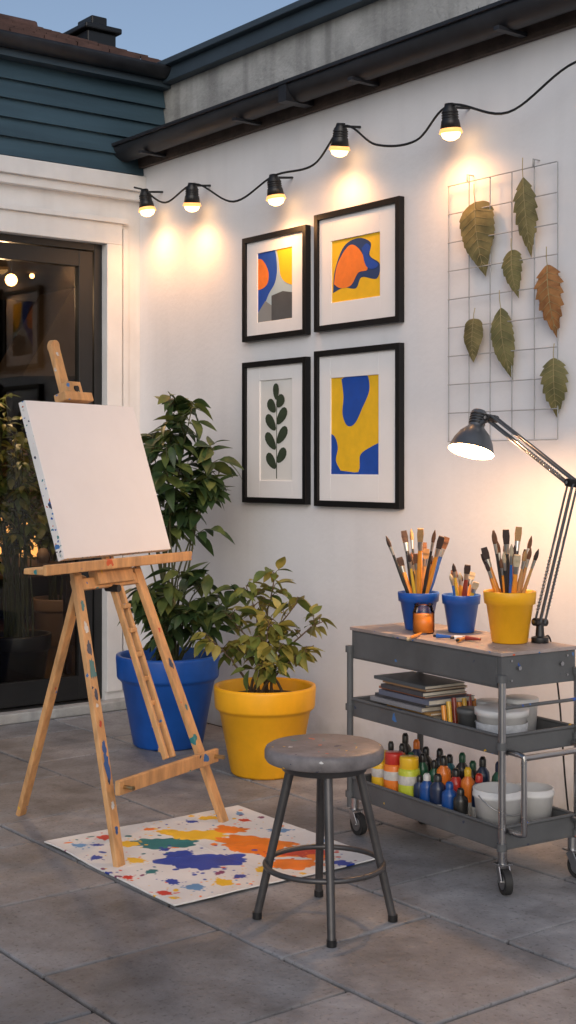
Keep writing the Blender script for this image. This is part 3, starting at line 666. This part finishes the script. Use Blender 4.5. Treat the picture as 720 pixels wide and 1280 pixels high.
def tray(z,h):
    t=.004; ct.box((0,0,z),(CWd,CL,z+.004),M_cart)
    ct.box((0,0,z+.004),(t,CL,z+h),M_cart); ct.box((CWd-t,0,z+.004),(CWd,CL,z+h),M_cart); ct.box((t,0,z+.004),(CWd-t,t,z+h),M_cart); ct.box((t,CL-t,z+.004),(CWd-t,CL,z+h),M_cart)
    for a,b_ in(((0,0),(CWd,0)),((CWd,0),(CWd,CL)),((CWd,CL),(0,CL)),((0,CL),(0,0))): ct.cyl((*a,z+h),(*b_,z+h),.006,M_cart,n=10)
tray(.445,.065); tray(.135,.075)
for x in(.0,CWd):
    for y in(.0,CL):
        px=x+(-.004 if x==0 else .004); py_=y+(-.006 if y==0 else .006)
        ct.cyl((px,py_,.10),(px,py_,.70),.0125,M_chrome if y==0 else M_cart,n=16)
        for z in(.15,.48,.70): ct.cyl((px-.002,py_,z-.012),(px-.002,py_,z+.012),.0165,M_cart,n=12)
        cx,cy=px+(.012 if x==0 else -.012),py_+(.012 if y==0 else -.012)
        ct.cyl((cx,cy,.092),(cx,cy,.135),.016,M_chrome,n=14); ct.box((cx-.024,cy-.024,.088),(cx+.024,cy+.024,.094),M_chrome)
        an=rnd.uniform(-.7,.7); dx,dy=math.cos(an),math.sin(an); sdv=Vector((dx,dy,0)); fw_=Vector((-dy,dx,0)); wc=Vector((cx,cy,.041))-fw_*.028
        ct.cyl(wc-sdv*.012,wc+sdv*.012,.041,M_rub,n=28); ct.cyl(wc-sdv*.0135,wc+sdv*.0135,.025,M_chrome,n=20); ct.cyl(wc-sdv*.02,wc+sdv*.02,.006,M_chrome,n=10)
        for q in(-1,1): ct.beam(wc+sdv*.0175*q,Vector((cx,cy,.088))+sdv*.0175*q,.004,.032,sdv,M_chrome)
hy=-.085
ct.tube([( .02,-.01,.46),(.02,hy+.02,.46),(.02,hy,.455),(.02,hy,.44),(.02,hy,.22),(.02,hy,.205),(.02,hy+.02,.2),(.02,-.01,.2)],.010,M_chrome,10)
ct.tube([( .31,-.01,.46),(.31,hy+.02,.46),(.31,hy,.455),(.31,hy,.44),(.31,hy,.22),(.31,hy,.205),(.31,hy+.02,.2),(.31,-.01,.2)],.010,M_chrome,10)
ct.cyl((.02,hy,.452),(.31,hy,.452),.010,M_chrome)
ct.cyl((.0,-.012,.605),(.33,-.012,.605),.006,M_cart)
for x in(.07,.26): ct.cyl((x,-.001,.73),(x,-.012,.73),.007,M_chrome,n=14)
for x in(.04,.29):
  for z in(.69,.755): ct.cyl((x,-.0005,z),(x,-.005,z),.004,M_chrome,n=8)
ct.obj(.0025)
def C(w_,l_,z): return MC@Vector((w_,l_,z))
ZT=.785
BR=[mat('bristle_'+n,c,.8,var=.3,scale=60) for n,c in(('tan',(.42,.24,.10)),('brown',(.16,.07,.035)),('cream',(.55,.45,.3)),('dark',(.05,.03,.025)))]
HD=[mat('handle_'+n,c,.35,var=.1,coat=.4) for n,c in(('orange',(.80,.30,.03)),('black',(.02,.02,.02)),('yellow',(.82,.50,.05)),('wood',(.50,.28,.1)),('red',(.3,.04,.02)),('blue',(.02,.12,.45)))]
M_ferr=mat('ferrule',(.6,.58,.52),.3,metal=1.)
def brush(mb,base,d,L,r,wide):
    d=d.normalized(); h=r.choice(HD[:4]+HD[:3]+HD); b_=r.choice(BR)
    base=Vector(base)
    rr=.0052 if not wide else .0082
    mb.cyl(base,base+d*L*.5,rr*.6,h,r1=rr*1.35,n=10); mb.cyl(base+d*L*.5,base+d*L*.78,rr*1.35,h,r1=rr*.9,n=10)
    mb.cyl(base+d*L*.78,base+d*L*.87,rr*1.0,M_ferr,r1=rr*1.25,n=10)
    if wide:
        a=d.orthogonal().normalized(); bb=d.cross(a); q=base+d*L*.87
        for t0,t1,w0,w1 in((0,.07,1.2,1.5),(.07,.13,1.5,1.3)):
            A=[q+d*L*t0+a*w0*rr*s1+bb*rr*.8*s2 for s1,s2 in((-1,-1),(1,-1),(1,1),(-1,1))]; B_=[q+d*L*t1+a*w1*rr*s1+bb*rr*.6*s2 for s1,s2 in((-1,-1),(1,-1),(1,1),(-1,1))]
            mb.add(A+B_,[(0,1,5,4),(1,2,6,5),(2,3,7,6),(3,0,4,7),(4,5,6,7)],b_)
    else: mb.lathe([(rr*1.15,0),(rr*1.5,L*.04),(rr*1.25,L*.08),(rr*.25,L*.125),(0,L*.13)],base+d*L*.865,b_,axis=d,n=10)
def brushpot(name,w_,l_,R,H,Rb,m,nb_,Ls,seed,sp=.85):
    r=random.Random(seed); c=C(w_,l_,ZT); mb=MB(name)
    mb.lathe([(0,0),(Rb*.95,0),(Rb,.004),(Rb+(R-Rb)*.72,H*.74),(R*1.0,H*.76),(R*1.04,H*.98),(R*1.02,H),(R*.94,H),(R*.9,H*.9),(Rb*.88,.008),(0,.008)],c,m,n=48)
    for i in range(nb_):
        an=2*math.pi*(i+r.random()*.8)/nb_; rr=r.uniform(.2,.85)*sp
        b0=c+Vector((math.cos(an),math.sin(an),0))*Rb*rr*-.2+Vector((0,0,.012)); top=c+Vector((math.cos(an),math.sin(an),0))*R*.85*rr+Vector((0,0,H))
        brush(mb,b0,top-b0,r.uniform(*Ls),r,r.random()<.4)
    return mb.obj()
brushpot('blue_brush_pot',.16,.645,.075,.14,.05,M_blue,16,(.24,.40),1)
brushpot('blue_brush_pot',.245,.50,.069,.138,.048,M_blue,10,(.18,.25),2)
brushpot('yellow_brush_pot',.20,.185,.088,.178,.062,M_yel,21,(.28,.40),3)
M_jar=glassmat('jar_glass',(.93,.95,.95),1.4); M_op=mat('orange_paint',(.95,.30,.03),.3,var=.05)
j=MB('paint_jar'); c=C(.105,.545,ZT)
j.lathe([(0,0),(.036,0),(.040,.006),(.040,.078),(.036,.088),(.033,.1),(.035,.108),(.030,.108),(.030,.09),(.036,.076)],c,M_jar,n=32)
j.lathe([(0,.003),(.0365,.004),(.0370,.070),(0,.070)],c,M_op,n=32)
j.obj()
r=random.Random(9); j=MB('paint_tubes')
for w_,l_,an,m in((.05,.40,.4,HD[5]),(.07,.33,1.1,M_mat),(.10,.30,.2,HD[4]),(.04,.27,2.0,HD[0])):
    p=C(w_,l_,ZT+.009); d=Vector((math.cos(an),math.sin(an),0)); j.cyl(p,p+d*.06,.0085,m,r1=.004,n=12); j.cyl(p-d*.012,p,.005,M_black,n=10)
brush(j,C(.06,.50,ZT+.008),Vector((.5,-.8,0)),.2,r,False)
j.obj()
PG=mat('book_pages',(.62,.58,.5),.9,var=.15,scale=30)
bk=MB('book_stack',MC); z=.4495
for i,(t,c) in enumerate(((.022,(.05,.06,.08)),(.014,(.35,.33,.3)),(.02,(.03,.05,.12)),(.010,(.5,.28,.1)),(.016,(.25,.25,.27)),(.012,(.06,.06,.07)),(.018,(.12,.14,.2)),(.008,(.4,.15,.08)),(.014,(.06,.06,.07)),(.007,(.35,.20,.10)),(.012,(.08,.09,.10)))):
    m=mat('book_cover',c,.45,var=.1); a=.02+r.uniform(-.008,.016); b_=.42+r.uniform(-.03,.03); wL=.30+r.uniform(-.05,.01); wW=.2+r.uniform(-.015,.015)
    bk.box((a,b_,z),(a+wW,b_+wL,z+.0015),m); bk.box((a,b_,z+t-.0015),(a+wW,b_+wL,z+t),m); bk.box((a+.003,b_+.003,z+.0016),(a+wW-.002,b_+wL-.004,z+t-.0016),PG); bk.box((a,b_,z+.0016),(a+.0014,b_+wL,z+t-.0016),m); z+=t+.0008
bk.obj()
M_plw=mat('white_plastic',(.66,.66,.66),.45,var=.10)
def tub(mb,c,R,H,Rb,m,lid=False):
    mb.lathe([(0,0),(Rb,0),(R*.97,H*.82),(R*1.03,H*.84),(R*1.03,H*.9),(R,H*.91),(R*1.02,H),(R*.93,H),(Rb*.9,.006),(0,.006)] if not lid else [(0,0),(Rb,0),(R*.97,H*.8),(R*1.04,H*.82),(R*1.05,H*.98),(R*.98,H),(0,H)],c,m,n=40)
tb=MB('plastic_tubs')
tub(tb,C(.115,.13,.4495),.088,.125,.078,M_plw,True); tub(tb,C(.255,.19,.4495),.06,.14,.052,M_plw,True)
tb.lathe([(.0845,.02),(.0858,.022),(.0880,.078),(.0868,.08)],C(.115,.13,.4495),mat('tub_label',(.45,.47,.5),.7,var=.3,scale=30),n=40)
tub(tb,C(.11,.29,.4495),.045,.10,.040,M_cart,True)
tub(tb,C(.24,.33,.4495),.05,.11,.045,M_plw,True)
for i in range(7): tb.cyl(C(.05+.03*i%.2,.35+.008*i,.455),C(.05+.03*i%.2+.01,.375+.008*i,.55+.01*(i%3)),.009,HD[(i*2)%6],n=10)
tb.obj()
tb=MB('paint_buckets')
tub(tb,C(.10,.13,.1395),.085,.165,.066,M_plw); tub(tb,C(.25,.12,.1395),.07,.15,.055,M_plw)
tb.tube([C(.10,.13,.1395+.15)+bx*math.cos(a)*.088-ayv*.09*math.sin(a)+Vector((0,0,-.06*math.sin(a))) for a in [i*math.pi/16 for i in range(17)]],.002,M_chrome,6)
tb.obj()
PC=[mat('paint_'+n,c,.35,var=.06,coat=.2) for n,c in(('yellow',(.8,.48,.02)),('orange',(.8,.2,.02)),('red',(.5,.03,.02)),('lime',(.5,.55,.04)),('blue',(.01,.07,.28)),('navy',(.012,.025,.07)),('green',(.015,.10,.05)),('black',(.02,.02,.02)),('white',(.6,.6,.58)),('teal',(.01,.12,.16)))]
M_label=mat('bottle_label',(.6,.58,.54),.7,var=.25,scale=40)
pbm=MB('paint_bottles')
def bottle(w_,l_,R,H,m,cap,label=True):
    c=C(w_,l_,.1395)
    pbm.lathe([(0,0),(R*.95,0),(R,.005),(R,H*.68),(R*.93,H*.75),(R*.45,H*.83),(R*.42,H*.86),(0,H*.86)],c,m,n=28)
    pbm.lathe([(R*.5,H*.84),(R*.5,H*.95),(R*.3,H*1.0),(0,H*1.0)],c,cap,n=20)
    if label: pbm.lathe([(R*1.006,H*.15),(R*1.012,H*.152),(R*1.012,H*.38),(R*1.006,H*.382)],c,M_label,n=28)
def jarb(w_,l_,R,H,m,cap):
    c=C(w_,l_,.1395)
    pbm.lathe([(0,0),(R*.96,0),(R,.005),(R,H*.74),(R*.9,H*.79),(0,H*.79)],c,m,n=32)
    pbm.lathe([(R*.86,H*.785),(R*.88,H*.79),(R*.88,H*.97),(R*.84,H),(0,H)],c,cap,n=28)
    pbm.lathe([(R*1.006,H*.50),(R*1.012,H*.505),(R*1.012,H*.66),(R*1.006,H*.665)],c,M_label,n=32)
for l_,R,H,k1,k2 in((.745,.034,.185,0,0),(.660,.040,.195,1,2),(.570,.040,.195,3,0)): jarb(.058,l_,R,H,PC[k1],PC[k2])
for l_,R,H,k1,k2 in((.505,.022,.14,5,7),(.462,.027,.155,4,8),(.40,.029,.165,5,7),(.335,.028,.15,4,4),(.275,.026,.14,7,7)):
    bottle(.055,l_,R,H,PC[k1],PC[k2])
for i in range(9):
    bottle(.135+r.uniform(-.01,.01),.79-i*.066,.024+r.uniform(-.003,.003),r.uniform(.17,.21),PC[r.choice([2,1,6,5,7,9,5,7])],PC[r.choice([7,6,0,2,7,7])])
for i in range(9):
    bottle(.215+r.uniform(-.01,.01),.79-i*.065,.025,r.uniform(.19,.23),PC[r.choice([5,6,7,9,5,7])],PC[r.choice([7,6,7,1,7,5])])
pbm.obj()
# ------------------------------------------------------------------ desk lamp
M_lamp=mat('lamp_grey',(.10,.11,.125),.35,metal=.3,var=.08,coat=.2); M_lin=mat('lamp_inner',(.85,.80,.70),.4,var=.02)
lm=MB('desk_lamp')
B=C(.285,.125,ZT); P0=B+Vector((0,0,.07)); EL=D3(716,604,4.62); TP=D3(614,523,4.97); HC=D3(594,540,5.02)
lm.lathe([(0,-.0),(.03,0),(.03,.018),(.016,.022),(.012,.07),(0,.07)],B,M_black,n=24)
lm.box((B.x-.02,B.y-.02,B.z-.055),(B.x+.02,B.y+.02,B.z-.045),M_black)
sdv=(EL-P0).cross(TP-EL).normalized()
def arm(a,b_):
    d=(b_-a).normalized(); nn=d.cross(sdv).normalized()
    for q in(-1,1):
        for s_ in(-1,1): lm.cyl(a+sdv*.011*q+nn*.012*s_,b_+sdv*.011*q+nn*.012*s_,.0042,M_lamp,n=10)
    L=(b_-a).length
    for q in(-1,1):
        pts=[]
        for i in range(130):
            t=i/129; p=a+d*(L*(.08+.40*t))+sdv*.024*q; an=t*2*math.pi*16
            pts.append(p+nn*.006*math.cos(an)+sdv*.006*math.sin(an))
        lm.tube(pts,.0016,M_chrome,5)
        lm.cyl(a+d*L*.48+sdv*.024*q,a+d*L*.62+sdv*.018*q,.0018,M_chrome,n=6)
    for p in(a,b_):
        lm.cyl(p-sdv*.028,p+sdv*.028,.014,M_black,n=16); lm.cyl(p-sdv*.032,p+sdv*.032,.006,M_chrome,n=10)
arm(P0,EL); arm(EL,TP)
ax=(D3(581,600,4.935)-D3(598,520,5.0)).normalized()
lm.tube([TP,TP+(HC-TP)*.5+Vector((0,0,.012)),HC-ax*.02],.009,M_lamp,10)
hd=[(0,-.085),(.024,-.085),(.029,-.078),(.030,-.02),(.038,-.012),(.056,.006),(.072,.034),(.081,.060),(.084,.076),(.086,.078)]
lm.lathe(hd,HC,M_lamp,axis=ax,n=48)
lm.lathe([(.086,.078),(.082,.077),(.079,.060),(.070,.036),(.052,.009),(.03,-.010),(0,-.012)],HC,M_lin,axis=ax,n=48)
for i in range(4): lm.lathe([(.0298,-.070+i*.011),(.0315,-.068+i*.011),(.0315,-.064+i*.011),(.0298,-.062+i*.011)],HC,M_black,axis=ax,n=32)
M_lb=mat('lamp_bulb',(1,.9,.7),.4,emis=(1,.62,.28),estr=9.)
lm.sphere(HC+ax*.044,.030,M_lb,16)
lm.tube(spline([B+Vector((.01,.01,.02)),B+bx*.05,B+bx*.09+Vector((0,0,-.2)),B+bx*.12+Vector((0,0,-.5)),B+bx*.16+Vector((0,0,-.775))],8),.0035,M_black,6)
lo=lm.obj(.0008)
plight('desk_lamp_glow',HC+ax*.105+Vector((0,.02,0)),24,(1.,.54,.25),.025,lo)
# ------------------------------------------------------------------ light + world
el=math.radians(28)
d=Vector((-.62,.52,0)).normalized()*math.cos(el)+Vector((0,0,-math.sin(el)))
sun=bpy.data.lights.new('sun','SUN'); sun.energy=.30; sun.angle=math.radians(40); sun.color=(1.,.95,.95)
so=bpy.data.objects.new('sun',sun); S.collection.objects.link(so); so.rotation_euler=d.to_track_quat('-Z','Y').to_euler()
wd=bpy.data.worlds.new('World'); S.world=wd; wd.use_nodes=True; nt=wd.node_tree
sk=nt.nodes.new('ShaderNodeTexSky'); sk.sky_type='NISHITA'; sk.sun_disc=False; sk.sun_elevation=el
sk.sun_rotation=math.atan2(-d.x,-d.y); sk.air_density=1.0; sk.dust_density=2.5; sk.ozone_density=2.5
hs_=nt.nodes.new('ShaderNodeHueSaturation'); hs_.inputs['Saturation'].default_value=.85
bg=nt.nodes['Background']; nt.links.new(sk.outputs[0],hs_.inputs['Color']); nt.links.new(hs_.outputs[0],bg.inputs[0]); bg.inputs[1].default_value=.122
# ------------------------------------------------------------------ camera
cam=bpy.data.cameras.new('camera'); co=bpy.data.objects.new('camera',cam); S.collection.objects.link(co)
cam.sensor_fit='VERTICAL'; cam.sensor_height=36; cam.lens=F/1280*36; cam.shift_y=-59/1280; cam.clip_end=1000; cam.clip_start=.05
co.location=(CAMX,CAMY,CAMZ); co.rotation_euler=Vector((-cA,sA,0)).to_track_quat('-Z','Y').to_euler()
S.camera=co
S.view_settings.view_transform='Standard'; S.view_settings.look='None'; S.view_settings.exposure=0
